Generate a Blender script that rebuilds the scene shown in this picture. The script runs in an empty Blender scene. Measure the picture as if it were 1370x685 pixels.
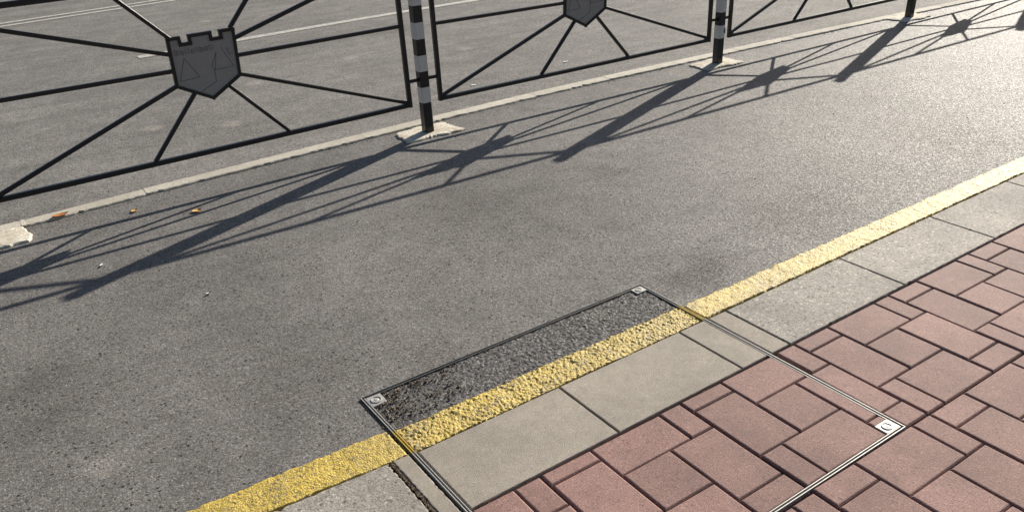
import bpy, bmesh, math, random
import numpy as np
from mathutils import Vector, Matrix

random.seed(7); RNG = np.random.default_rng(7)
scene = bpy.context.scene
COL = scene.collection

# ------------------------------------------------------------------ camera
cam_d = bpy.data.cameras.new('camera'); cam = bpy.data.objects.new('camera', cam_d); COL.objects.link(cam)
cam_d.sensor_width = 36.0; cam_d.lens = 28.778
cam_d.shift_x = -0.01658; cam_d.shift_y = 0.0569
cam_d.clip_start = 0.05; cam_d.clip_end = 2000
rx = Vector((0.813226, -0.580462, -0.041555)); ry = Vector((0.322356, 0.389865, 0.862608)); rz = -Vector((0.484510, 0.714891, -0.504164))
M = Matrix((rx, ry, rz)).transposed().to_4x4(); M.translation = Vector((0, 0, 1.6)); cam.matrix_world = M
scene.camera = cam

# ------------------------------------------------------------------ sky, sun, exposure
SUNX, SUNY = 1.944, 0.783            # horizontal run of a shadow per metre of height
ELEV = math.atan(1 / math.hypot(SUNX, SUNY)); AZ = math.atan2(SUNX, SUNY)
w = bpy.data.worlds.new('World'); scene.world = w; w.use_nodes = True
nt = w.node_tree; bg = nt.nodes['Background']
sky = nt.nodes.new('ShaderNodeTexSky'); sky.sky_type = 'NISHITA'; sky.sun_disc = False
sky.sun_elevation = ELEV; sky.sun_rotation = AZ; sky.air_density = 0.85; sky.dust_density = 1.2
nt.links.new(sky.outputs[0], bg.inputs[0]); bg.inputs[1].default_value = 0.056
sun_d = bpy.data.lights.new('sun', 'SUN'); sun = bpy.data.objects.new('sun', sun_d); COL.objects.link(sun)
sun_d.energy = 5.0; sun_d.angle = math.radians(0.53); sun_d.color = (1.0, 0.93, 0.82)
sun.rotation_euler = Vector((-SUNX, -SUNY, -1)).to_track_quat('-Z', 'Y').to_euler()
sun.location = (8, 3.2, 6)
vs = scene.view_settings; vs.view_transform = 'Standard'; vs.look = 'None'; vs.gamma = 1; vs.exposure = 0.66
vs.use_curve_mapping = False

# ------------------------------------------------------------------ helpers
def tag(o, label=None, cat=None, group=None, kind=None):
    if label: o['label'] = label
    if cat: o['category'] = cat
    if group: o['group'] = group
    if kind: o['kind'] = kind
    return o
def link(name, me, mat=None, parent=None, loc=None):
    o = bpy.data.objects.new(name, me); COL.objects.link(o)
    if mat is not None and me is not None and not me.materials: me.materials.append(mat)
    if parent is not None: o.parent = parent
    if loc is not None: o.location = loc
    return o
def empty(name, loc=(0, 0, 0), rot=0):
    o = bpy.data.objects.new(name, None); COL.objects.link(o); o.location = loc; o.rotation_euler = (0, 0, rot)
    o.empty_display_size = .1
    return o
def mesh(name, verts, faces, smooth=False):
    me = bpy.data.meshes.new(name); me.from_pydata([tuple(map(float, v)) for v in verts], [], faces); me.update()
    if smooth: me.polygons.foreach_set('use_smooth', [True] * len(me.polygons))
    return me
class MB:
    def __init__(s): s.v = []; s.f = []
    def add(s, v, f):
        n = len(s.v); s.v += [tuple(a) for a in v]; s.f += [[i + n for i in q] for q in f]; return s
    def mesh(s, name, smooth=False): return mesh(name, s.v, s.f, smooth)
def loops(ls, cap_lo=True, cap_hi=True):
    """faces joining a stack of equal closed loops, listed bottom to top, each counter-clockwise"""
    n = len(ls[0]); v = [p for l in ls for p in l]; f = []
    for k in range(len(ls) - 1):
        for i in range(n):
            j = (i + 1) % n; f.append([k * n + i, k * n + j, (k + 1) * n + j, (k + 1) * n + i])
    if cap_lo: f.append(list(range(n - 1, -1, -1)))
    if cap_hi: f.append([(len(ls) - 1) * n + i for i in range(n)])
    return v, f
def block(x0, x1, y0, y1, zb, zt, ch=.003, n=1, jit=0, seed=0, quad=None):
    """slab with chamfered (and, with jit, chipped) top edge"""
    r = np.random.default_rng(seed)
    c = quad if quad is not None else [(x0, y0), (x1, y0), (x1, y1), (x0, y1)]
    P = []
    cx = sum(a[0] for a in c) / 4; cy = sum(a[1] for a in c) / 4
    for k in range(4):
        a = c[k]; b = c[(k + 1) % 4]
        ln = math.hypot(b[0] - a[0], b[1] - a[1]); nx, ny = (b[1] - a[1]) / ln, -(b[0] - a[0]) / ln
        for i in range(n):
            t = i / n; x = a[0] + (b[0] - a[0]) * t; y = a[1] + (b[1] - a[1]) * t
            d = -abs(r.normal(0, jit)) * (2.5 if r.random() < .12 else 1) if jit and 0 < i else 0
            P.append((x + nx * d, y + ny * d))
    def inset(d):
        out = []
        m = len(P)
        for k, (x, y) in enumerate(P):
            dx = min(max(x, min(q[0] for q in c) + d), max(q[0] for q in c) - d) if quad is None else x + (cx - x) * d / max(abs(cx - x), .02) * .9
            dy = min(max(y, min(q[1] for q in c) + d), max(q[1] for q in c) - d) if quad is None else y + (cy - y) * d / max(abs(cy - y), .02) * .9
            if jit: dx += r.normal(0, jit * .4); dy += r.normal(0, jit * .4)
            out.append((dx, dy))
        return out
    ls = [[(x, y, zb) for x, y in P], [(x, y, zt - ch) for x, y in P], [(x, y, zt - ch * .2) for x, y in inset(ch * .72)], [(x, y, zt) for x, y in inset(ch * 1.22)]]
    return loops(ls)
def bar(a, b, wx, wz, ch=None, up=Vector((0, 1, 0))):
    """bevelled rectangular bar from a to b: wx across (in the panel plane), wz along 'up'"""
    a = Vector(a); b = Vector(b); d = (b - a).normalized(); u = up; s = d.cross(u).normalized(); u = s.cross(d).normalized()
    ch = ch or min(wx, wz) * .14; X = wx / 2; Z = wz / 2
    prof = [(-X + ch, -Z), (X - ch, -Z), (X, -Z + ch), (X, Z - ch), (X - ch, Z), (-X + ch, Z), (-X, Z - ch), (-X, -Z + ch)]
    return loops([[tuple(q + s * p[0] + u * p[1]) for p in prof] for q in (a, b)])

# ------------------------------------------------------------------ materials
def newmat(name):
    m = bpy.data.materials.new(name); m.use_nodes = True; t = m.node_tree
    b = t.nodes['Principled BSDF']; return m, t, b
class N:
    def __init__(s, t): s.t = t
    def __call__(s, typ, **kw):
        n = s.t.nodes.new('ShaderNode' + typ)
        for k, v in kw.items(): setattr(n, k, v)
        return n
    def l(s, a, b): s.t.links.new(a, b)
def coords(g, scale=(1, 1, 1), obj=True):
    tc = g('TexCoord'); 
    if scale == (1, 1, 1): return tc.outputs['Object']
    mp = g('Mapping'); mp.inputs['Scale'].default_value = scale; g.l(tc.outputs['Object'], mp.inputs[0]); return mp.outputs[0]
def wcoords(g, scale=(1, 1, 1)):
    ge = g('NewGeometry'); mp = g('Mapping'); mp.inputs['Scale'].default_value = scale; g.l(ge.outputs['Position'], mp.inputs[0]); return mp.outputs[0]
def noise(g, v, scale, detail=3, rough=.55):
    n = g('TexNoise'); n.inputs['Scale'].default_value = scale; n.inputs['Detail'].default_value = detail; n.inputs['Roughness'].default_value = rough
    g.l(v, n.inputs['Vector']); return n.outputs['Fac']
def voro(g, v, scale, feature='F1', rnd=1):
    n = g('TexVoronoi', feature=feature); n.inputs['Scale'].default_value = scale; n.inputs['Randomness'].default_value = rnd
    g.l(v, n.inputs['Vector']); return n
def ramp(g, x, stops, interp='LINEAR'):
    n = g('ValToRGB'); n.color_ramp.interpolation = interp; e = n.color_ramp.elements
    while len(e) < len(stops): e.new(.5)
    for q, (p, c) in zip(e, stops):
        q.position = p; q.color = (c[0], c[1], c[2], 1) if hasattr(c, '__len__') else (c, c, c, 1)
    g.l(x, n.inputs[0]); return n.outputs[0]
def mixc(g, a, b, fac, mode='MIX'):
    n = g('Mix', data_type='RGBA', blend_type=mode)
    for k, s, x in ((0, n.inputs[0], fac), (1, n.inputs[6], a), (2, n.inputs[7], b)):
        if isinstance(x, (int, float)): s.default_value = x if k == 0 else (x, x, x, 1)
        elif isinstance(x, tuple): s.default_value = (*x, 1)
        else: g.l(x, s)
    return n.outputs[2]
def math_(g, op, a, b=None, clamp=False):
    n = g('Math', operation=op); n.use_clamp = clamp
    for i, x in enumerate((a, b)):
        if x is None: continue
        if isinstance(x, (int, float)): n.inputs[i].default_value = x
        else: g.l(x, n.inputs[i])
    return n.outputs[0]
def bump(g, hgt, dist, strength=1.0, nrm=None):
    n = g('Bump'); n.inputs['Distance'].default_value = dist; n.inputs['Strength'].default_value = strength
    g.l(hgt, n.inputs['Height'])
    if nrm is not None: g.l(nrm, n.inputs['Normal'])
    return n.outputs[0]

def asphalt(name, tint=(1, 1, 1), base=.14, stone=150, rough=.8, spec=.35, bumpd=.004, streak=False, contrast=1.0, blots=()):
    m, t, b = newmat(name); g = N(t); v = wcoords(g)
    # slightly warped coordinates so that the grains are not a lattice
    vo = voro(g, v, stone); cell = g('SeparateColor'); g.l(vo.outputs['Color'], cell.inputs[0])
    fine = voro(g, v, stone * 2.3); cf = g('SeparateColor'); g.l(fine.outputs['Color'], cf.inputs[0])
    lo = base * (1 - .62 * contrast); hi = base * (1 + .75 * contrast)
    c1 = ramp(g, cell.outputs[0], [(0, lo), (.35, base * .85), (.75, base * 1.08), (.93, hi), (1, hi * 1.5)])
    c2 = ramp(g, cf.outputs[1], [(0, lo * .8), (.5, base * .95), (1, hi)])
    c = mixc(g, c1, c2, .45)
    # gaps between the stones
    gap = ramp(g, vo.outputs['Distance'], [(0, 1.08), (.55, .98), (.95, .55)])
    c = mixc(g, c, gap, .8, 'MULTIPLY')
    # warm and cold stones
    tintv = ramp(g, cell.outputs[2], [(0, (1.06, .99, .93)), (.5, (1, 1, 1)), (1, (.97, .99, 1.03))])
    c = mixc(g, c, tintv, 1, 'MULTIPLY')
    # worn and dirty patches of several sizes
    n1 = ramp(g, noise(g, v, 1.1, 5, .62), [(.28, .78), (.5, 1.0), (.72, 1.2)])
    n2 = ramp(g, noise(g, v, 6.5, 4, .6), [(.3, .86), (.5, 1.0), (.7, 1.13)])
    n3 = ramp(g, noise(g, v, 30, 3, .65), [(.3, .84), (.5, 1.0), (.7, 1.13)])
    n4 = ramp(g, noise(g, v, 125, 3, .7), [(.3, .74), (.5, 1.0), (.7, 1.2)])
    for q in (n1, n2, n3, n4): c = mixc(g, c, q, .95, 'MULTIPLY')
    # small dark pits
    pit = ramp(g, noise(g, v, 85, 3, .6), [(.33, .16), (.43, 1)])
    pmask = ramp(g, noise(g, v, 4.5, 4, .65), [(.38, 0), (.60, 1)])
    c = mixc(g, c, mixc(g, c, pit, 1, 'MULTIPLY'), math_(g, 'ADD', math_(g, 'MULTIPLY', pmask, .7), .3))
    # open cavities between the stones, dark with dirt
    cv = voro(g, v, 62); cvc = g('SeparateColor'); g.l(cv.outputs['Color'], cvc.inputs[0])
    pick = math_(g, 'LESS_THAN', cvc.outputs[0], math_(g, 'ADD', .035, math_(g, 'MULTIPLY', pmask, .11)))
    cav = math_(g, 'MULTIPLY', math_(g, 'LESS_THAN', math_(g, 'ADD', cv.outputs['Distance'], math_(g, 'MULTIPLY', math_(g, 'SUBTRACT', noise(g, v, 160, 2, .6), .5), .5)), .30), pick)
    c = mixc(g, c, (base * .16, base * .15, base * .14), math_(g, 'MULTIPLY', cav, .9))
    for (px, py, rad, dark, col) in blots:
        d = g('VectorMath', operation='DISTANCE'); d.inputs[1].default_value = (px, py, 0); g.l(v, d.inputs[0])
        dd = math_(g, 'ADD', math_(g, 'MULTIPLY', d.outputs['Value'], 1 / rad), math_(g, 'MULTIPLY', noise(g, v, 1.6 / rad, 4, .65), 1.3))
        fac = math_(g, 'MULTIPLY', math_(g, 'SUBTRACT', 1, math_(g, 'DIVIDE', math_(g, 'SUBTRACT', dd, 1.05), .7, True), True), dark)
        c = mixc(g, c, col, fac, 'MULTIPLY')
    if streak:
        vs_ = wcoords(g, (.12, 2.2, 1)); st = ramp(g, noise(g, vs_, 1.6, 4, .6), [(.33, .86), (.5, 1), (.68, 1.1)]); c = mixc(g, c, st, 1, 'MULTIPLY')
        scuff = ramp(g, noise(g, wcoords(g, (2.2, 6, 1)), 1.7, 2, .4), [(.70, 0), (.76, 1)]); c = mixc(g, c, (base * 1.7, base * 1.62, base * 1.5), math_(g, 'MULTIPLY', scuff, .45))
    c = mixc(g, c, tint, 1, 'MULTIPLY')
    g.l(c, b.inputs['Base Color'])
    g.l(math_(g, 'MULTIPLY', ramp(g, cell.outputs[0], [(0, .12), (.55, .7), (1, 1.6)]), spec), b.inputs['Specular IOR Level'])
    r = ramp(g, cell.outputs[1], [(0, rough - .14), (.5, rough), (1, min(1, rough + .12))]); g.l(r, b.inputs['Roughness'])
    hgt = math_(g, 'ADD', math_(g, 'MULTIPLY', math_(g, 'SUBTRACT', 1, vo.outputs['Distance']), .55), math_(g, 'ADD', math_(g, 'MULTIPLY', cell.outputs[1], .5), math_(g, 'MULTIPLY', noise(g, v, 420, 3, .6), .6)))
    hgt = math_(g, 'SUBTRACT', hgt, math_(g, 'MULTIPLY', cav, 1.2)); bn = bump(g, hgt, bumpd, .8); bn = bump(g, noise(g, v, 70, 3, .6), .008, .35, bn)
    g.l(bn, b.inputs['Normal']); return m
BLOTS = [(2.22, 2.06, .15, .85, (.55, .54, .53)), (2.40, 2.12, .14, .7, (.6, .58, .56)), (1.10, 2.23, .12, .8, (.82, .80, .78)), (0.0, 2.35, .07, .8, (1.45, 1.42, 1.38)),
         (.62, 2.45, .24, .5, (.82, .81, .80)), (1.35, 2.85, .2, .5, (.82, .81, .80)), (3.1, 2.20, .32, .8, (.68, .66, .65)), (2.75, 3.25, .15, .7, (.70, .69, .68)), (4.6, 2.35, .42, .8, (.66, .65, .64)), (1.9, 3.4, .28, .6, (.72, .71, .70)), (3.9, 3.0, .5, .6, (1.2, 1.19, 1.18)), (1.2, 3.1, .4, .6, (1.14, 1.13, 1.12)), (-.1, 2.9, .3, .6, (.75, .74, .73))]
M_ROAD = asphalt('asphalt_lane', (1.0, .957, .90), .190, 205, rough=.66, spec=.21, bumpd=.0018, contrast=.62, blots=BLOTS)
M_FAR = asphalt('asphalt_carriageway', (1.0, .962, .90), .225, 240, rough=.78, spec=.3, streak=True, contrast=.8, blots=[(x, y, .085, .9, (1.55, 1.52, 1.45)) for x, y in ((3.79, 6.4), (1.458, 5.616), (1.956, 6.598), (1.019, 5.915), (2.902, 6.834), (2.48, 9.66), (3.05, 9.46))])
M_TRAY = asphalt('asphalt_tray_infill', (1.0, .96, .92), .105, 120, rough=.7, contrast=1.2)

def paint_yellow(name, worn):
    m, t, b = newmat(name); g = N(t); v = wcoords(g)
    n = noise(g, v, 55, 4, .65); nb = noise(g, v, 7, 3, .55)
    c = mixc(g, (.60, .415, .035), (.68, .49, .07), n)
    c = mixc(g, c, ramp(g, noise(g, v, 230, 3, .6), [(.3, .62), (.5, 1.0), (.75, 1.16)]), .9, 'MULTIPLY')
    fade = ramp(g, nb, [(.3, .85), (.6, 1.08)]); c = mixc(g, c, fade, .8, 'MULTIPLY')
    dirt = math_(g, 'MULTIPLY', ramp(g, noise(g, v, 120, 4, .7), [(worn - .03, 1), (worn + .05, 0)]), .9)
    c = mixc(g, c, (.075, .062, .05), dirt)
    patch = math_(g, 'MULTIPLY', ramp(g, noise(g, v, 9, 5, .7), [(.50, 0), (.62, 1)]), ramp(g, noise(g, v, 95, 4, .7), [(.47, 0), (.55, 1)]))
    c = mixc(g, c, (.13, .105, .07), math_(g, 'MULTIPLY', patch, .8))
    grime = ramp(g, noise(g, wcoords(g, (1, 2.5, 1)), 3.0, 5, .65), [(.35, 0), (.7, .35)]); c = mixc(g, c, (.25, .20, .11), grime)
    g.l(c, b.inputs['Base Color']); b.inputs['Roughness'].default_value = .55; b.inputs['Specular IOR Level'].default_value = .55
    vo = voro(g, v, 170); h = math_(g, 'ADD', math_(g, 'MULTIPLY', vo.outputs['Distance'], -.7), noise(g, v, 300, 3, .6))
    g.l(bump(g, h, .004, .7), b.inputs['Normal']); return m
M_YEL = paint_yellow('yellow_paint_on_asphalt', .415); M_YELC = paint_yellow('yellow_paint_on_tray', .41)

def concrete(name, col, rough=.85, speck=.25, pores=.3, scale=1.0, objvar=.06, stain=None, grime=0.0):
    m, t, b = newmat(name); g = N(t); v = wcoords(g)
    c = mixc(g, tuple(x * (1 - speck) for x in col), tuple(x * (1 + speck) for x in col), ramp(g, noise(g, v, 260 * scale, 4, .75), [(.33, 0), (.67, 1)]))
    c = mixc(g, c, ramp(g, noise(g, v, 3.2, 5, .6), [(.3, .86), (.5, 1), (.7, 1.12)]), 1, 'MULTIPLY')
    c = mixc(g, c, ramp(g, noise(g, v, 22, 4, .65), [(.3, .9), (.5, 1), (.7, 1.08)]), 1, 'MULTIPLY')
    vo = voro(g, v, 210 * scale); sc = g('SeparateColor'); g.l(vo.outputs['Color'], sc.inputs[0])
    c = mixc(g, c, ramp(g, sc.outputs[0], [(0, 1 - pores), (.12, 1), (.9, 1), (1, 1 + pores * 1.3)]), 1, 'MULTIPLY')
    pit = ramp(g, noise(g, v, 150 * scale, 2, .5), [(.25, 1 - pores), (.33, 1)]); c = mixc(g, c, pit, 1, 'MULTIPLY')
    if grime:
        c = mixc(g, c, tuple(.42 * x for x in col), math_(g, 'MULTIPLY', ramp(g, noise(g, v, 2.1, 6, .68), [(.46, 0), (.70, 1)]), grime))
        c = mixc(g, c, tuple(1.5 * (x + .03) for x in col), math_(g, 'MULTIPLY', ramp(g, noise(g, v, 16, 5, .72), [(.60, 0), (.72, 1)]), grime * .55))
        c = mixc(g, c, tuple(.3 * x for x in col), math_(g, 'MULTIPLY', ramp(g, noise(g, v, 48, 3, .6), [(.27, 1), (.33, 0)]), grime))
    if stain: c = mixc(g, c, stain, ramp(g, noise(g, v, 9, 4, .7), [(.5, 0), (.68, .75)]))
    oi = g('ObjectInfo'); ov = ramp(g, oi.outputs['Random'], [(0, 1 - objvar), (1, 1 + objvar)]); c = mixc(g, c, ov, 1, 'MULTIPLY')
    g.l(c, b.inputs['Base Color']); b.inputs['Roughness'].default_value = rough; b.inputs['Specular IOR Level'].default_value = .4
    h = math_(g, 'ADD', noise(g, v, 330 * scale, 4, .7), math_(g, 'MULTIPLY', pit, 1.0))
    g.l(bump(g, h, .0022 * (1 + pores * 2), .7), b.inputs['Normal']); return m
M_PAVER = concrete('red_concrete_paver', (.272, .152, .129), .74, .34, .32, .85, .13, grime=.6)
M_PAVBED = concrete('paving_joint_bed', (.25, .16, .135), .95, .4, .4, 1, 0, stain=(.05, .042, .03))
M_KERB = concrete('weathered_kerb_concrete', (.345, .316, .274), .8, .42, .5, .5, .06, grime=.55)
M_SLAB = concrete('smooth_tray_concrete', (.325, .287, .236), .8, .14, .18, 1, .04, grime=.32)
M_FKERB = concrete('pale_kerb_concrete', (.48, .445, .375), .9, .15, .2, .6, .1)
M_FOOT = concrete('rough_footing_concrete', (.62, .57, .47), .9, .25, .35, .4, .05, stain=(.34, .23, .13))
M_SUB = concrete('subgrade_soil', (.05, .042, .034), .95, .4, .3)
M_GRIT = concrete('loose_grit', (.20, .15, .10), .9, .5, .3, 1, 0)

def simple(name, col, rough=.5, metal=0, spec=.5, var=.1, nscale=60, bumpd=0):
    m, t, b = newmat(name); g = N(t); v = wcoords(g); n = noise(g, v, nscale, 4, .6)
    c = mixc(g, tuple(x * (1 - var) for x in col), tuple(x * (1 + var) for x in col), n)
    g.l(c, b.inputs['Base Color']); r = ramp(g, n, [(.2, max(.05, rough - .12)), (.8, min(1, rough + .12))]); g.l(r, b.inputs['Roughness'])
    b.inputs['Metallic'].default_value = metal; b.inputs['Specular IOR Level'].default_value = spec
    if bumpd: g.l(bump(g, noise(g, v, nscale * 4, 3, .6), bumpd, .6), b.inputs['Normal'])
    return m
M_BLACK = simple('black_gloss_paint', (.008, .0085, .011), .32, 0, .5, .2, 90, .0006)
M_WHITE = simple('grey_white_paint', (.64, .59, .535), .5, 0, .4, .1, 40, .0006)
M_SHIELD = simple('dark_grey_plate', (.33, .30, .268), .7, 0, .4, .15, 30, .0006)
M_STEEL = simple('galvanised_steel', (.40, .39, .365), .55, .35, .5, .16, 60, .0005)
M_ENGR = simple('engraved_line', (.16, .15, .138), .6, 0, .3, .15, 30)
M_STEELD = simple('dull_steel', (.22, .22, .21), .5, .7, .5, .3, 60, .0008)
M_YSTEEL = simple('yellow_painted_steel', (.58, .42, .08), .5, 0, .5, .2, 120, .0008)
M_GAP = simple('gap_dirt', (.02, .017, .013), .9, 0, .2, .4, 90)
M_LEAFO = simple('orange_leaf', (.42, .16, .035), .6, 0, .3, .3, 120)
M_LEAFY = simple('yellow_leaf', (.62, .38, .13), .6, 0, .3, .3, 120)
M_PALE = simple('pale_scrap', (.66, .64, .58), .7, 0, .3, .15, 120)
def line_paint():
    m, t, b = newmat('worn_white_road_paint'); g = N(t); v = wcoords(g)
    c = mixc(g, (.52, .50, .45), (.27, .26, .235), ramp(g, noise(g, v, 26, 5, .7), [(.42, 0), (.66, 1)]))
    g.l(c, b.inputs['Base Color']); b.inputs['Roughness'].default_value = .7; g.l(bump(g, noise(g, v, 300, 3), .002, .5), b.inputs['Normal']); return m
M_LINE = line_paint()

# ------------------------------------------------------------------ layout (metres; X along the road, Y across it)
CX0, CX1, CY0, CY1 = .775, 2.025, .980, 2.170            # outer edge of the access cover
KY0, KY1, YY = 1.496, 1.808, 1.942                         # near kerb, far edge of the yellow line
def smooth_curve(x, pts):
    xs = [p[0] for p in pts]; ys = [p[1] for p in pts]; return float(np.interp(x, xs, ys))
FK = [(-14, 4.42), (-1.0, 4.565), (.2, 4.598), (.68, 4.630), (1.55, 4.662), (2.5, 4.692), (3.3, 4.700), (3.9, 4.688), (4.64, 4.655), (5.59, 4.618), (7.2, 4.52), (8.67, 4.415), (12, 4.24), (20, 3.9), (60, 2.2)]
_fx = np.linspace(-14, 60, 1481); _fy = np.interp(_fx, [p[0] for p in FK], [p[1] for p in FK]); _k = np.ones(13) / 13; _fy = np.convolve(np.pad(_fy, 6, mode='edge'), _k, 'valid')
def fk(x): return float(np.interp(x, _fx, _fy))

# ------------------------------------------------------------------ ground
g0 = MB().add([(-900, -900, -.05), (900, -900, -.05), (900, 900, -.05), (-900, 900, -.05)], [[0, 1, 2, 3]])
tag(link('ground', g0.mesh('ground'), M_SUB), kind='structure')

def worley(X, Y, cell, seed):
    r = np.random.default_rng(seed); nx = int((X.max() - X.min()) / cell) + 5; ny = int((Y.max() - Y.min()) / cell) + 5
    jx = r.random((nx, ny)); jy = r.random((nx, ny)); jh = r.random((nx, ny))
    gx = (X - X.min()) / cell + 2; gy = (Y - Y.min()) / cell + 2; ix = gx.astype(int); iy = gy.astype(int)
    best = np.full(X.shape, 9.); hh = np.zeros(X.shape)
    for a in (-1, 0, 1):
        for b_ in (-1, 0, 1):
            cx = np.clip(ix + a, 0, nx - 1); cy = np.clip(iy + b_, 0, ny - 1)
            d = (gx - cx - jx[cx, cy]) ** 2 + (gy - cy - jy[cx, cy]) ** 2
            m = d < best; best = np.where(m, d, best); hh = np.where(m, jh[cx, cy], hh)
    return np.sqrt(best), hh
def vnoise(X, Y, cell, seed):
    r = np.random.default_rng(seed); nx = int((X.max() - X.min()) / cell) + 4; ny = int((Y.max() - Y.min()) / cell) + 4; t = r.random((nx, ny)) * 2 - 1
    gx = (X - X.min()) / cell; gy = (Y - Y.min()) / cell; ix = gx.astype(int); iy = gy.astype(int); fx = gx - ix; fy = gy - iy; fx = fx * fx * (3 - 2 * fx); fy = fy * fy * (3 - 2 * fy)
    return (t[ix, iy] * (1 - fx) + t[ix + 1, iy] * fx) * (1 - fy) + (t[ix, iy + 1] * (1 - fx) + t[ix + 1, iy + 1] * fx) * fy
def rough_sheet(name, x0, x1, y0, y1, step, amp, cell, z, seed, edge=(0, 0), skirt=.03):
    """sheet of stony relief; edge = ragged width of the (near, far) long edge"""
    nx = max(2, int(round((x1 - x0) / step)) + 1); ny = max(2, int(round((y1 - y0) / step)) + 1)
    X, Y = np.meshgrid(np.linspace(x0, x1, nx), np.linspace(y0, y1, ny), indexing='ij')
    d, hh = worley(X, Y, cell, seed); d2, h2 = worley(X, Y, cell * .55, seed + 1)
    Z = amp * ((.75 - d) * .9 + (hh - .5) * .9) + amp * .4 * ((.7 - d2) + (h2 - .5) * .6) + amp * .5 * vnoise(X, Y, .05, seed + 2)
    Z -= Z.mean(); v = (Y - y0) / (y1 - y0)
    if edge[0]: Y = Y + (1 - v) ** 6 * edge[0] * (vnoise(X, Y * 0, .03, seed + 3) + .5 * vnoise(X, Y * 0, .011, seed + 4))
    if edge[1]: Y = Y + v ** 6 * edge[1] * (vnoise(X, Y * 0, .03, seed + 5) + .5 * vnoise(X, Y * 0, .011, seed + 6))
    Z = Z + z
    # drop the rim so the sheet has thickness
    rim = np.zeros_like(Z, bool); rim[0] = rim[-1] = True; rim[:, 0] = rim[:, -1] = True; Z = np.where(rim, Z - skirt, Z)
    me = bpy.data.meshes.new(name); co = np.stack([X, Y, Z], -1).reshape(-1, 3)
    idx = np.arange(nx * ny).reshape(nx, ny); q = np.stack([idx[:-1, :-1], idx[1:, :-1], idx[1:, 1:], idx[:-1, 1:]], -1).reshape(-1, 4)
    me.vertices.add(len(co)); me.vertices.foreach_set('co', co.ravel()); me.loops.add(q.size); me.loops.foreach_set('vertex_index', q.ravel().astype(np.int32))
    me.polygons.add(len(q)); me.polygons.foreach_set('loop_start', np.arange(0, q.size, 4, dtype=np.int32)); me.polygons.foreach_set('loop_total', np.full(len(q), 4, np.int32))
    me.polygons.foreach_set('use_smooth', np.ones(len(q), bool)); me.update(); me.validate(); return me

# lane: one sheet with the access cover cut out of it
xs = sorted(set([-14, CX0, CX1, 60] + list(np.arange(-4, 12, .25).round(3)))); rb = MB()
for a, b_ in zip(xs[:-1], xs[1:]):
    lo = CY1 if CX0 <= a and b_ <= CX1 else YY - .012
    rb.add([(a, lo, 0), (b_, lo, 0), (b_, fk(b_) + .05, 0), (a, fk(a) + .05, 0)], [[0, 1, 2, 3]])
road = tag(link('road', rb.mesh('road'), M_ROAD), kind='structure')
fb = MB()
for a, b_ in zip(xs[:-1], xs[1:]): fb.add([(a, fk(a) + .04, .004), (b_, fk(b_) + .04, .004), (b_, 45, .004), (a, 45, .004)], [[0, 1, 2, 3]])
far_road = tag(link('carriageway', fb.mesh('carriageway'), M_FAR), kind='structure')

# yellow line, left and right of the cover
for k, (a, b_, ya, yb) in enumerate([(-3.0, CX0 - .006, YY + .05, YY + .02), (CX1 + .006, 9.0, YY - .004, YY - .002)]):
    st = .0055 if k == 0 else .007
    me = rough_sheet('yellow_line', max(a, -.6) if k == 0 else a, b_ if k == 0 else 5.6, KY1 + .004, YY + (.024 if k == 0 else .0), st, .0024 if k == 0 else .0040, .011, .002, 40 + k, (.004, .005))
    if k == 0:
        # the left length widens away from the cover
        co = np.empty(len(me.vertices) * 3); me.vertices.foreach_get('co', co); co = co.reshape(-1, 3)
        f_ = (co[:, 1] - KY1) / (YY + .024 - KY1); co[:, 1] += np.clip((CX0 - co[:, 0]) * .04, 0, .1) * f_ + np.clip((CX0 - co[:, 0]) * .06, 0, .09) * (1 - f_)
        me.vertices.foreach_set('co', co.ravel())
    link('yellow_line', me, M_YEL, road)
link('yellow_line', rough_sheet('yellow_line', 5.602, 14, KY1 + .004, YY, .022, .0015, .05, .002, 45), M_YEL, road)
# white lines on the carriageway
for x0, x1, ya, yb, wd in ((1.47, 40, 8.27, 8.40, .12), (-12, 40, 11.18, 11.6, .085), (-12, 40, 11.40, 11.82, .085)):
    mb = MB(); n = 40
    for i in range(n):
        p0 = x0 + (x1 - x0) * i / n; p1 = x0 + (x1 - x0) * (i + 1) / n
        yy = [ya + (yb - ya) * min(max((q - x0) / 4 if x0 > 0 else (q - .6) / 2, -1), 1.5) for q in (p0, p1)]
        yy = [(8.30 if x0 > 0 else ya) + 0 * q for q in yy] if x0 > 0 else [ya + (q - .6) * .12 for q in (p0, p1)]
        if x0 > 0: yy = [8.30 + min(.12, (q - 1.47) * .05) for q in (p0, p1)]
        mb.add([(p0, yy[0] - wd / 2, .008), (p1, yy[1] - wd / 2, .008), (p1, yy[1] + wd / 2, .008), (p0, yy[0] + wd / 2, .008)], [[0, 1, 2, 3]])
    link('white_line', mb.mesh('white_line'), M_LINE, far_road)

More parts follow.
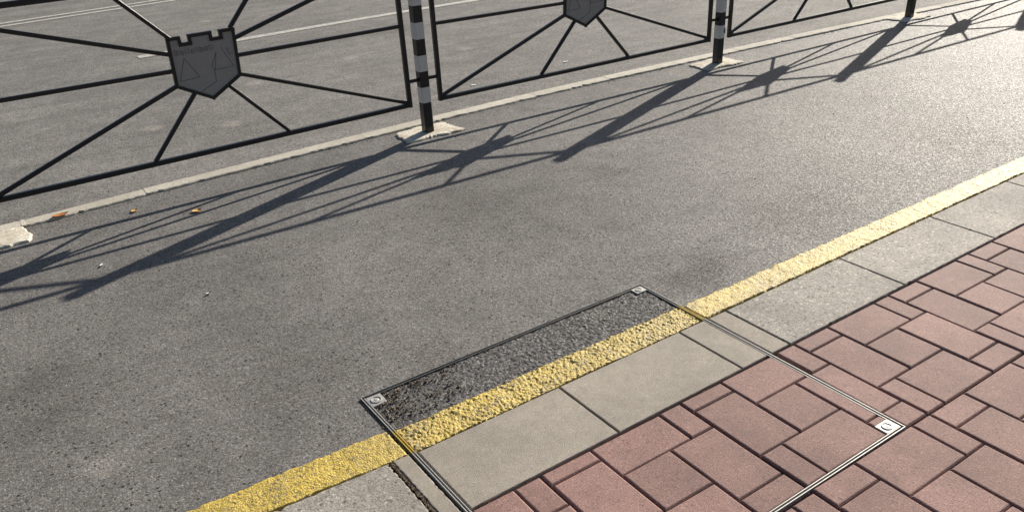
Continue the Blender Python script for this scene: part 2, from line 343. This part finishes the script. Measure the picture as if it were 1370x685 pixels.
# ------------------------------------------------------------------ pale kerb under the fence: stones end to end
fkerb = tag(empty('fence_kerb', (0, 4.6, 0)), kind='structure'); fkerb.empty_display_size = .1
cuts = [-3.3, -2.6, -1.92, -1.25, -.58, .072, .686, 1.35, 2.03, 2.70, 3.36, 4.02, 4.685, 5.36, 6.03, 6.7, 7.38, 8.05, 8.75, 9.45, 10.15, 10.85, 11.6]
for k in range(len(cuts) - 1):
    x0, x1 = cuts[k] + .005, cuts[k + 1] - .005; n = 26; r = np.random.default_rng(300 + k)
    near = []; far = []
    wid = .100 + .012 * min(max(x0 / 2, 0), 1)
    for i in range(n + 1):
        x = x0 + (x1 - x0) * i / n; e = min(i, n - i)
        near.append((x, fk(x) + abs(r.normal(0, .0035)) * (3 if r.random() < .08 else 1) + (.006 if e == 0 else 0)))
        far.append((x, fk(x) + wid - abs(r.normal(0, .003)) - (.006 if e == 0 else 0)))
    P = near + far[::-1]; zt = .011 + r.normal(0, .0012)
    cxm = (x0 + x1) / 2
    top = [(x + (.004 if x < x0 + .01 else -.004 if x > x1 - .01 else 0), y + (.005 if q <= n else -.005), zt) for q, (x, y) in enumerate(P)]
    v, f = loops([[(x, y, -.03) for x, y in P], [(x, y, zt - .005) for x, y in P], top])
    if k:
        P2 = [(cuts[k] + a, b_) for a, b_ in ((-.013, fk(cuts[k]) + .012), (.011, fk(cuts[k]) + .008), (.016, fk(cuts[k]) + wid * .5), (.012, fk(cuts[k]) + wid - .004), (-.010, fk(cuts[k]) + wid - .008), (-.014, fk(cuts[k]) + wid * .4))]
        v2, f2 = loops([[(x, y - 4.6, -.02) for x, y in P2], [(x, y - 4.6, .0100) for x, y in P2], [(cuts[k] + (x - cuts[k]) * .6, y - 4.6, .0118 + r.normal(0, .0006)) for x, y in P2]]); link('mortar', mesh('mortar', v2, f2), M_FKERB, fkerb)
    o = link('kerb_stone', mesh('kerb_stone', [(a, b_ - 4.6, c) for a, b_, c in v], f), M_FKERB, fkerb)

# ------------------------------------------------------------------ near kerb: weathered slabs either side of the cover
nkerb = tag(empty('kerb', (0, 1.65, 0)), kind='structure')
def kslab(x0, x1, y0, y1, mat, jit, seed, parent, zt=.005, name='kerb_slab', n=40, ch=.004, oy=1.65, ox=0):
    v, f = block(x0, x1, y0, y1, -.03, zt, ch, n, jit, seed)
    return link(name, mesh(name, [(a - ox, b_ - oy, c) for a, b_, c in v], f), mat, parent)
ks = [-1.96, -1.295, -.63, .035, .700]
for k in range(4):
    a, b_ = ks[k] + .003, ks[k + 1] - .003 + (.002 if k == 3 else 0); ye = lambda x: KY1 + .003 + min(.09, max(0, CX0 - x) * .06)
    v, f = block(0, 0, 0, 0, -.03, .004, .004, 40, .0018, 500 + k, quad=[(a, KY0 + .004), (b_, KY0 + .004), (b_, ye(b_)), (a, ye(a))])
    link('kerb_slab', mesh('kerb_slab', [(p, q - 1.65, c) for p, q, c in v], f), M_KERB, nkerb)
ks = [2.131, 2.820, 3.484, 4.15, 4.82, 5.49, 6.16, 6.83, 7.5, 8.17, 8.84, 9.51]
for k in range(11): kslab(ks[k] + .0022, ks[k + 1] - .0022, KY0 + .003, KY1 - .002, M_KERB, .0014, 520 + k, nkerb)
kslab(2.034, 2.127, KY0 + .003, KY1 - .003, M_SLAB, .0008, 540, nkerb)
kslab(.712, .766, KY0 - .002, KY1 + .008, M_SLAB, .0015, 541, nkerb)

# ------------------------------------------------------------------ pavement of red pavers, a pattern of six by six units
U, VV = .0930, .0900
def gi(i, j): return (.928 + U * i, 1.529 - .0011 * i - VV * j)
PAT = [(0, 2, 0, 1), (2, 5, 0, 2), (5, 6, 0, 2), (0, 2, 1, 4), (2, 4, 2, 4), (4, 6, 2, 5), (0, 1, 4, 6), (1, 4, 4, 6), (4, 6, 5, 6)]
pb = MB().add([(-1.9, -2.2, -.0075), (6.9, -2.2, -.0075), (6.9, KY0 - .001, -.0075), (-1.9, KY0 - .001, -.0075)], [[0, 1, 2, 3]])
# leave the cover's own place free
pb = MB()
for (a, b_, c, d) in ((-1.9, CX0, -2.2, KY0 - .001), (CX1, 9.6, -2.2, KY0 - .001), (CX0, CX1, -2.2, CY0)):
    pb.add([(a, c, -.0085), (b_, c, -.0085), (b_, d, -.0085), (a, d, -.0085)], [[0, 1, 2, 3]])
pave = tag(link('pavement', pb.mesh('pavement'), M_PAVBED), kind='structure')
GJ = .0018; CH = .0056; PZ = .0045
rest = MB(); covpav = []; npav = 0
mcache = {}
def paver_mesh(wx, dy):
    key = (round(wx, 4), round(dy, 4))
    if key not in mcache:
        v, f = block(-wx / 2, wx / 2, -dy / 2, dy / 2, -.03, 0, CH, 1); mcache[key] = mesh('paver', v, f); mcache[key].materials.append(M_PAVER)
    return mcache[key]
def put_paver(x0, x1, y0, y1, parent, off=(0, 0, 0)):
    if x1 - x0 < .012 or y1 - y0 < .012: return
    o = link('paver', paver_mesh(x1 - x0, y1 - y0), None, parent)
    o.location = ((x0 + x1) / 2 - off[0], (y0 + y1) / 2 - off[1], PZ + random.gauss(0, .0010) - off[2])
    o.rotation_euler = (random.gauss(0, .003), random.gauss(0, .003), random.gauss(-.008, .0025))
cover = empty('access_cover', ((CX0 + CX1) / 2, (CY0 + CY1) / 2, 0))
COFF = (cover.location.x, cover.location.y, 0)
FW = .0120                                             # breadth of the double steel rim
for I in range(-4, 16):
    for J in range(-1, 6):
        for (a, b_, c, d) in PAT:
            i0, i1, j0, j1 = 1 + 6 * I + a, 1 + 6 * I + b_, 6 * J + c, 6 * J + d
            x0, yA = gi(i0, j0); x1, yB = gi(i1, j1); y1 = yA - .0005; y0 = yB + .0005
            ex = lambda edge, m: .0016 if (edge % 6) == m else 0
            x0 += GJ + ex(i0, 1); x1 -= GJ + ex(i1, 1); y1 -= GJ + ex(j0, 0); y0 += GJ + ex(j1, 0)
            y1 = min(y1, KY0 - .005)
            if y1 - y0 < .012: continue
            near = x1 > .35 and x0 < 5.3 and y0 < 1.5 and y1 > .30 and (x0 - 1.2) < 4.5
            # pieces inside, outside or cut by the cover
            parts = []
            inner = (max(x0, CX0 + FW), min(x1, CX1 - FW), max(y0, CY0 + FW), y1)
            if inner[1] - inner[0] > .012 and inner[3] - inner[2] > .012: covpav.append(inner)
            if x1 > CX0 - .002 and x0 < CX1 + .002 and y1 > CY0 - .002:
                if x0 < CX0 - .004: parts.append((x0, min(x1, CX0 - .004), y0, y1))
                if x1 > CX1 + .004: parts.append((max(x0, CX1 + .004), x1, y0, y1))
                if y0 < CY0 - .004:
                    xa, xb = max(x0, CX0 - .004), min(x1, CX1 + .004); parts.append((xa, xb, y0, min(y1, CY0 - .010)))
            else: parts = [(x0, x1, y0, y1)]
            for q in parts:
                if q[1] - q[0] < .014 or q[3] - q[2] < .014: continue
                if near: put_paver(*q, pave); npav += 1
                else:
                    if q[0] > 9.5 or q[1] < -1.85 or q[2] < -2.1: continue
                    v, f = block(*q, -.03, PZ, CH, 1); rest.add(v, f)
tag(link('paver_field', rest.mesh('paver_field'), M_PAVER, pave), kind='stuff')

# ------------------------------------------------------------------ access cover
tag(cover, 'rectangular steel-rimmed access cover across asphalt, yellow line, kerb and red pavers', 'access cover')
def cpart(name, v, f, mat, parent=cover, smooth=False):
    o = link(name, mesh(name, [(a - COFF[0], b_ - COFF[1], c) for a, b_, c in v], f, smooth), mat, parent); return o
def strip(x0, x1, y0, y1, zt, zb=-.03): return block(x0, x1, y0, y1, zb, zt, .0005, 1)
S1, S2 = .0032, .0030                                  # outer frame, inner tray edge
Y0, Y1 = KY1 + .004, YY
# outer frame
o = MB()
for (a, b_, c, d) in ((CX0, CX0 + S1, CY0, Y0), (CX0, CX0 + S1, Y1, CY1), (CX1 - S1, CX1, CY0, Y0), (CX1 - S1, CX1, Y1, CY1), (CX0 + S1, CX1 - S1, CY0, CY0 + S1)): o.add(*strip(a, b_, c, d, .0065))
cpart('outer_frame', o.v, o.f, M_STEEL)
o = MB().add(*strip(CX0 + S1, CX1 - S1, CY1 - S1, CY1, .0062)); cpart('road_side_frame', o.v, o.f, M_STEELD)
i0 = FW - S2
o = MB()
for (a, b_, c, d) in ((CX1 - FW, CX1 - i0, CY0 + i0, Y0), (CX1 - FW, CX1 - i0, Y1, CY1 - i0)): o.add(*strip(a, b_, c, d, .0045))
cpart('dull_tray_edge', o.v, o.f, M_STEELD)
o = MB()
for (a, b_, c, d) in ((CX0 + i0, CX0 + FW, CY0 + i0, Y0), (CX0 + i0, CX0 + FW, Y1, CY1 - i0), (CX0 + FW, CX1 - FW, CY0 + i0, CY0 + FW)): o.add(*strip(a, b_, c, d, .0062))
cpart('tray_edge', o.v, o.f, M_STEEL)
o = MB().add(*strip(CX0 + FW, CX1 - FW, CY1 - FW, CY1 - i0, .0045)); cpart('road_side_tray_edge', o.v, o.f, M_STEELD)
for (a, b_, sgn) in ((CX0, CX0 + FW, 1), (CX1 - FW, CX1, -1)):
    o = MB(); o.add(*strip(a, a + S1, Y0 + .0005, Y1 - .0005, .0066)); o.add(*strip(b_ - S2, b_, Y0 + .0005, Y1 - .0005, .0063))
    cpart('painted_rim', o.v, o.f, M_YSTEEL)
o = MB()
for (a, b_, c, d) in ((CX0 + S1, CX0 + i0, CY0 + S1, CY1 - S1), (CX1 - i0, CX1 - S1, CY0 + S1, CY1 - S1), (CX0 + i0, CX1 - i0, CY0 + S1, CY0 + i0), (CX0 + i0, CX1 - i0, CY1 - i0, CY1 - S1)): o.add([(a, c, -.004), (b_, c, -.004), (b_, d, -.004), (a, d, -.004)], [[0, 1, 2, 3]])
cpart('rim_gap', o.v, o.f, M_GAP)
# tray bed
o = MB().add([(CX0 + FW, CY0 + FW, -.0085), (CX1 - FW, CY0 + FW, -.0085), (CX1 - FW, KY1, -.0085), (CX0 + FW, KY1, -.0085)], [[0, 1, 2, 3]])
cpart('tray_bed', o.v, o.f, M_PAVBED)
def cshift(me): me.transform(Matrix.Translation((-COFF[0], -COFF[1], 0))); return me
link('asphalt_infill', cshift(rough_sheet('asphalt_infill', CX0 + FW, CX1 - FW, YY - .004, CY1 - FW, .0036, .0030, .0085, -.001, 60, (.003, .003))), M_TRAY, cover)
link('yellow_infill', cshift(rough_sheet('yellow_infill', CX0 + FW, CX1 - FW, KY1 + .002, YY + .003, .0032, .0046, .0095, .002, 61, (.003, .003))), M_YELC, cover)
# concrete slabs of the tray
for k, (a, b_) in enumerate(((CX0 + FW + .006, 1.3270), (1.3335, 1.8800), (1.8865, CX1 - FW - .003))):
    v, f = block(a, b_, KY0 + .003, KY1 - .003, -.03, .0055, .003, 24, .0005, 560 + k); cpart('concrete_slab', v, f, M_SLAB)
# pavers of the tray
o4 = .062
for (a, b_, c, d) in covpav:
    # a notch for the lifting corner in the near corners
    if b_ > CX1 - FW - .001 and c < CY0 + FW + .001 and b_ - a > .07:
        put_paver(a, CX1 - FW - .066, c, d, cover, COFF)
        put_paver(CX1 - FW - .060, b_, CY0 + FW + .052, d, cover, COFF)
    elif a < CX0 + FW + .001 and c < CY0 + FW + .001 and b_ - a > .07:
        put_paver(CX0 + FW + .066, b_, c, d, cover, COFF); put_paver(a, CX0 + FW + .060, CY0 + FW + .052, d, cover, COFF)
    else: put_paver(a, b_, c, d, cover, COFF)
# lifting corners
def corner(cx, cy, sx, sy, wx, wy, zt):
    x0, x1 = sorted((cx, cx + sx * wx)); y0, y1 = sorted((cy, cy + sy * wy))
    v, f = block(x0, x1, y0, y1, -.03, zt, .0015, 1)
    p = cpart('corner_plate', v, f, M_STEEL)
    mx, my = (x0 + x1) / 2, (y0 + y1) / 2; n = 28; R = min(wx, wy) * .36
    ring = lambda r, z: [(mx + r * math.cos(2 * math.pi * i / n), my + r * math.sin(2 * math.pi * i / n), z) for i in range(n)]
    v, f = loops([ring(R * 1.05, zt - .001), ring(R, zt + .0026), ring(R * .82, zt + .003), ring(R * .74, zt + .0008), ring(R * .42, zt + .0006), ring(R * .3, zt + .0018)], False, True)
    cpart('key_socket', v, f, M_STEEL, p)
corner(CX0 + FW + .001, CY1 - FW - .001, 1, -1, .052, .058, .0055)
corner(CX1 - FW - .001, CY1 - FW - .001, -1, -1, .050, .040, .0055)
corner(CX1 - FW - .001, CY0 + FW + .001, -1, 1, .058, .046, .0050)
corner(CX0 + FW + .001, CY0 + FW + .001, 1, 1, .058, .046, .0050)

# ------------------------------------------------------------------ fence posts
BASES = [(-.117, 4.488), (2.366, 4.5275), (4.914, 4.472), (7.396, 4.4346), (9.78, 4.395)]
PH = 1.150
def pad_mesh(seed):
    r = np.random.default_rng(seed); n = 64; P = []
    for i in range(n):
        a = 2 * math.pi * i / n; c, s = math.cos(a), math.sin(a); m = max(abs(c) / .205, abs(s) / .125); rad = 1 / m * .93 + r.normal(0, .006) + .012 * math.sin(3 * a + seed)
        P.append((c * rad, s * rad + .012))
    ls = [[(x, y, -.03) for x, y in P], [(x, y, .006) for x, y in P], [(x * .965, y * .95, .011) for x, y in P], [(x * .7, y * .7, .0135 ) for x, y in P]]
    return mesh('concrete_footing', *loops(ls))
post_proto = None
def make_post():
    root = empty('fence_post'); s = .030
    v, f = bar((0, 0, 0.004), (0, 0, PH - .012), .06, .06, .005); link('post_body', mesh('post_body', v, f), M_BLACK, root)
    for k in range(5):
        z0 = .190 + .19 * k; v, f = bar((0, 0, z0), (0, 0, z0 + .095), .0616, .0616, .0055); link('white_band', mesh('white_band', v, f), M_WHITE, root)
    ring = lambda h, z: [(-h, -h, z), (h, -h, z), (h, h, z), (-h, h, z)]
    v, f = loops([ring(.032, PH - .013), ring(.032, PH - .006), ring(.022, PH)]); link('post_cap', mesh('post_cap', v, f), M_BLACK, root)
    n = 16; rg = lambda r, y: [(.006 + r * math.cos(2 * math.pi * i / n), y, .043 + r * math.sin(2 * math.pi * i / n)) for i in range(n)]
    v, f = loops([rg(.013, -.0295), rg(.013, -.033), rg(.010, -.0345), rg(.0075, -.0345), rg(.006, -.032)], False, True); link('fixing_bolt', mesh('fixing_bolt', v, f), M_BLACK, root)
    return root
def copy_tree(o, parent=None):
    c = o.copy(); COL.objects.link(c); c.parent = parent
    for ch in list(o.children): copy_tree(ch, c)
    return c
# ------------------------------------------------------------------ fence panels
SC = 1.2445
OUT = [(1.076, .786), (1.131, .786), (1.133, .752), (1.183, .752), (1.183, .788), (1.290, .788), (1.290, .755), (1.343, .755), (1.343, .788), (1.411, .788), (1.398, .556), (1.235, .464), (1.066, .554)]
ZB, ZT, SL, SR = .190, 1.037, .108, 2.392
def make_panel():
    root = empty('railing'); FWD = .026; RW = .0205
    def b(name, p, q, wx=FWD, wz=FWD, mat=M_BLACK, y=0, par=root):
        v, f = bar((p[0], y, p[1]), (q[0], y, q[1]), wx, wz); return link(name, mesh(name, v, f), mat, par)
    b('bottom_rail', (SL + FWD / 2, ZB), (SR - FWD / 2, ZB)); b('top_rail', (SL + FWD / 2, ZT), (SR - FWD / 2, ZT))
    for x in (SL, SR): b('upright', (x, ZB - FWD / 2), (x, ZT + FWD / 2), FWD + .001, FWD + .001)
    e = FWD / 2
    rays = [((1.3995, .797), (1.612, ZT - e)), ((1.411, .742), (SR - e, ZT - e - .006)), ((1.4045, .655), (SR - e, .657)), ((1.398, .560), (SR - e, ZB + e + .003)), ((1.325, .515), (1.607, ZB + e)),
            ((1.150, .510), (.868, ZB + e)), ((1.067, .556), (SL + e, ZB + e + .003)), ((1.070, .632), (SL + e, .640)), ((1.072, .712), (SL + e, ZT - e - .006)), ((1.086, .790), (.866, ZT - e))]
    for p, q in rays:
        d = Vector((q[0] - p[0], q[1] - p[1])).normalized(); b('ray', (p[0] - d.x * .004, p[1] - d.y * .004), (q[0] + d.x * .003, q[1] + d.y * .003), RW, RW * .95)
    # shield: plate, border and engraving
    n = len(OUT); ins = [(SC + (x - SC) * .965, .63 + (z - .63) * .965) for x, z in OUT]
    v, f = loops([[(x, -.003, z) for x, z in ins], [(x, .003, z) for x, z in ins]]); 
    f = [q[::-1] for q in f]
    sh = link('shield', mesh('shield', v, f), M_SHIELD, root)
    mb = MB()
    for k in range(n):
        p = Vector(OUT[k]); q = Vector(OUT[(k + 1) % n]); d = (q - p).normalized() * .0078
        mb.add(*bar((p.x - d.x, 0, p.y - d.y), (q.x + d.x, 0, q.y + d.y), .0165, .022 + .0004 * (k % 3)))
    link('shield_border', mb.mesh('shield_border'), M_BLACK, sh)
    en = MB()
    def poly(pts, wdt=.0022, close=False):
        pts = list(pts) + ([pts[0]] if close else [])
        for p, q in zip(pts[:-1], pts[1:]): en.add(*bar((p[0], -.0035, p[1]), (q[0], -.0035, q[1]), wdt, .003))
    poly([(1.134, .686), (1.192, .581), (1.089, .576)], close=True); poly([(1.327, .713), (1.376, .607), (1.276, .601)])
    poly([(1.300, .688), (1.265, .627), (1.272, .605), (1.2695, .544), (1.180, .506)]); poly([(1.359, .7045), (1.365, .667), (1.384, .674)]); poly([(1.276, .601), (1.30, .688)])
    x = 1.092
    for k, kind in enumerate('oDoSlXlloDoSl'):
        zb = .702 + .001 * math.sin(k * 2.1); hgt = .024 + .004 * math.cos(k * 1.7); wd = .013 if kind in 'oDS' else .009
        if kind == 'o': poly([(x + wd * (.5 + .45 * math.cos(t * math.pi / 4)), zb + hgt * (.5 + .5 * math.sin(t * math.pi / 4))) for t in range(8)], .0018, True)
        elif kind == 'D': poly([(x, zb), (x, zb + hgt), (x + wd, zb + hgt * .7), (x + wd, zb + hgt * .3)], .0018, True)
        elif kind == 'S': poly([(x + wd, zb + hgt), (x, zb + hgt * .75), (x + wd, zb + hgt * .3), (x, zb)], .0018)
        elif kind == 'X': poly([(x, zb), (x + wd, zb + hgt)], .0018); poly([(x + wd, zb), (x, zb + hgt)], .0018)
        else: poly([(x + wd * .3, zb), (x + wd * .5, zb + hgt)], .0018)
        x += wd + .0045
    link('engraving', en.mesh('engraving'), M_ENGR, sh)
    # tabs that hold the panel to the posts
    for z in (.330, .905):
        b('connector', (SR + e, z), (2.5 - .029, z), .020, .012); b('connector', (.029, z), (SL - e, z), .020, .012)
    return root
post = make_post(); panel = make_panel()
RAILL = ['black steel railing with rays and shield, fallen leaves lying before it', 'black steel ray and shield railing with white paper scraps behind it', 'black ray and shield railing one bay beyond the paper scraps', 'black ray and shield railing two bays beyond the paper scraps']
POSTL = ['black and white banded post whose footing lies by the orange leaf', 'banded square post between the leaf-strewn railing and the railing with paper scraps behind', 'banded square post with a chipped white band, one bay beyond the paper scraps', 'banded square post two bays beyond the paper scraps', 'banded square post at the far end of the last railing']
FOOTL = ['pale broken concrete footing beside the orange leaf', 'pale concrete footing of the post between leaves and paper scraps', 'pale concrete footing under the post with the chipped band', 'pale concrete footing of the post two bays beyond the paper scraps', 'pale concrete footing of the post ending the last railing']
for k, (x, y) in enumerate(BASES):
    o = post if k == 0 else copy_tree(post); o.location = (x, y, .010)
    prv = BASES[max(k - 1, 0)]; nxt = BASES[min(k + 1, len(BASES) - 1)]; o.rotation_euler.z = math.atan2(nxt[1] - prv[1], nxt[0] - prv[0])
    if k == 2:
        link('paint_chip', mesh('paint_chip', *loops([[(.012 + a, -.0311 - e_, .245 + b_) for a, b_ in ((0, 0), (.006, -.02), (.019, -.024), (.019, .012), (.010, .018), (.007, .006))] for e_ in (0, .0006)])), M_BLACK, o)
    tag(o, POSTL[k], 'post', 'banded fence posts')
    p = link('concrete_footing', pad_mesh(700 + k), M_FOOT, None, (x, y, 0)); p.rotation_euler.z = o.rotation_euler.z
    tag(p, FOOTL[k], 'footing', 'concrete footings of the posts')
    if k < len(BASES) - 1:
        q = panel if k == 0 else copy_tree(panel); q.location = (x, y, .010); L_ = math.hypot(nxt[0] - x, nxt[1] - y); q.rotation_euler.z = math.atan2(nxt[1] - y, nxt[0] - x); q.scale = (L_ / 2.5, 1, 1)
        tag(q, RAILL[k], 'railing', 'shield railings along the kerb')
# ------------------------------------------------------------------ leaves and scraps
def leaf(name, ln, wd, curl, seed):
    r = np.random.default_rng(seed); n = 9; V = []; F = []
    for i in range(n):
        t = i / (n - 1); hw = wd / 2 * math.sin(math.pi * min(1, t * 1.02 + .01)) ** .75 * (1 + r.normal(0, .08)); x = (t - .5) * ln; zc = curl * ((t - .5) ** 2 * 4)
        for s in (-1, -.5, 0, .5, 1): V.append((x, hw * s, .0015 + zc + abs(s) * curl * .8 + r.normal(0, .0006)))
    for i in range(n - 1):
        for j in range(4): F.append([i * 5 + j, i * 5 + j + 1, (i + 1) * 5 + j + 1, (i + 1) * 5 + j])
    m = len(V); V += [(x, y, z - .0011) for x, y, z in V]; F += [[a + m for a in q[::-1]] for q in F]
    me = mesh(name, V, F, True); return me
def scrap(name, x, y, z, ln, wd, curl, rot, mat, label, cat, group=None, seed=1):
    o = link(name, leaf(name, ln, wd, curl, seed), mat, None, (x, y, z)); o.rotation_euler.z = rot; tag(o, label, cat, group); return o
scrap('fallen_leaf', .245, 4.619, .013, .080, .042, .003, .15, M_LEAFO, 'orange dead leaf lying on the pale fence kerb', 'leaf', seed=11)
scrap('fallen_leaf', .567, 4.442, .001, .044, .034, .004, .9, M_LEAFY, 'small curled yellow leaf on asphalt between fence kerb and rail shadow', 'leaf', seed=12)
scrap('fallen_leaf', .825, 4.217, .001, .052, .040, .005, .3, M_LEAFY, 'curled yellow leaf lying on the line of the fence rail shadow', 'leaf', seed=13)
scrap('fallen_petal', .297, 3.864, .001, .034, .014, .003, .9, M_PALE, 'pale petal on asphalt between the shadows of the fence rays', 'petal', seed=14)
scrap('fallen_petal', .600, 3.262, .001, .030, .012, .005, .6, M_PALE, 'pale scrap on open asphalt below the wide post shadow', 'scrap', seed=15)
scrap('paper_scrap', 3.184, 5.289, .005, .050, .035, .002, .2, M_PALE, 'white paper scrap on the carriageway behind the lower fence corner by a post', 'scrap', seed=16)
scrap('paper_scrap', 4.117, 5.367, .005, .060, .030, .002, .2, M_PALE, 'white paper scrap on the carriageway behind the foot of two shield rays', 'scrap', seed=17)

# ------------------------------------------------------------------ loose grit along joints, rims and kerbs
gb = MB(); gr = np.random.default_rng(99)
def stone(x, y, z, s):
    ph = gr.random(3) * 6.28; sc = s * (.6 + .6 * gr.random(3)); T = Matrix.Rotation(ph[0], 3, 'X') @ Matrix.Rotation(ph[1], 3, 'Z')
    V = [(1, 0, 0), (-1, 0, 0), (0, 1, 0), (0, -1, 0), (0, 0, 1), (0, 0, -1)]; Fc = [(0, 2, 4), (2, 1, 4), (1, 3, 4), (3, 0, 4), (2, 0, 5), (1, 2, 5), (3, 1, 5), (0, 3, 5)]
    V = [T @ Vector((a * sc[0], b_ * sc[1], c * sc[2])) * (.8 + .4 * gr.random()) for a, b_, c in V]
    gb.add([(x + q.x, y + q.y, z + q.z) for q in V], [list(q) for q in Fc])
def along(a, b_, n, spread, z, s0, s1, clump=.5):
    for _ in range(n):
        t = gr.random(); 
        if gr.random() < clump: t = (int(t * 9) + .5 + gr.normal(0, .12)) / 9
        stone(a[0] + (b_[0] - a[0]) * t + gr.normal(0, spread), a[1] + (b_[1] - a[1]) * t + gr.normal(0, spread), z, s0 + (s1 - s0) * gr.random() ** 2)
for i in (-5, 1, 7, 13, 19, 25, 31):                   # true slab joints across the pavement
    a = gi(i, .4); c = gi(i, 14); 
    along(a, c, 300, .0022, -.0035, .0012, .0034)
for j in (6, 12): along(gi(-4, j), gi(40, j), 800, .0022, -.0035, .0012, .0034)
along((.1, KY0 - .001), (5.2, KY0 - .001), 900, .0015, -.002, .0010, .0028)
along((-.4, KY1 + .075), (CX0, KY1 + .004), 260, .003, .001, .0012, .0035)
along((CX0 + .02, KY1), (CX1 - .02, KY1), 330, .003, .001, .0012, .0040)
along((CX1, KY1), (4.5, KY1), 220, .002, .001, .0010, .0028)
along((.706, KY1), (.706, KY0), 520, .0025, .0015, .0016, .0042, .1)
for (a, c) in (((CX0 - .004, CY1), (CX0 - .004, KY1)), ((CX0 + FW, CY1), (CX0 + FW, KY1)), ((CX0, CY1 - FW - .002), (CX1, CY1 - FW - .002)), ((CX0, CY1 + .004), (CX1, CY1 + .004)), ((CX1 + .004, CY1), (CX1 + .004, KY1)), ((CX0, CY0 - .004), (CX1, CY0 - .004)), ((CX1 + .003, CY0), (CX1 + .003, KY0))):
    along(a, c, 230, .0028, .0012, .0012, .0036, .35)
for _ in range(420):                                   # brown stones heaped in the tray corner
    u, t = gr.random() ** 1.6, gr.random() ** 1.6; stone(CX0 + .03 + u * .30, CY1 - .03 - t * .17, .003, .0016 + .0045 * gr.random() ** 2)
for _ in range(900):                                   # crumbs gathered against the fence kerb
    x = gr.uniform(-.3, 6.5); stone(x, fk(x) - abs(gr.normal(0, .03)), .001, .0014 + .0036 * gr.random() ** 3)
for _ in range(1500):                                  # sand and crumbs in the false joints of the pavers
    i, j = gr.integers(0, 34), gr.integers(0, 12); a = gi(i, gr.uniform(.4, 12)) if gr.random() < .6 else gi(gr.uniform(0, 34), j)
    stone(a[0] + gr.normal(0, .001), min(a[1], KY0 - .004), -.0045, .0010 + .0020 * gr.random() ** 2)
for _ in range(700):                                   # crumbs on the lane
    stone(gr.uniform(-.3, 6), gr.uniform(1.95, 4.55), .001, .0012 + .0032 * gr.random() ** 3)
for _ in range(120): stone(.2 + gr.normal(0, .35), 4.4 + gr.normal(0, .1), .001, .0015 + .004 * gr.random() ** 2)
tag(link('loose_grit', gb.mesh('loose_grit'), M_GRIT), 'loose brown grit gathered in joints and along the kerb', 'grit', kind='stuff')
print('pavers', npav, 'objects', len(bpy.data.objects))
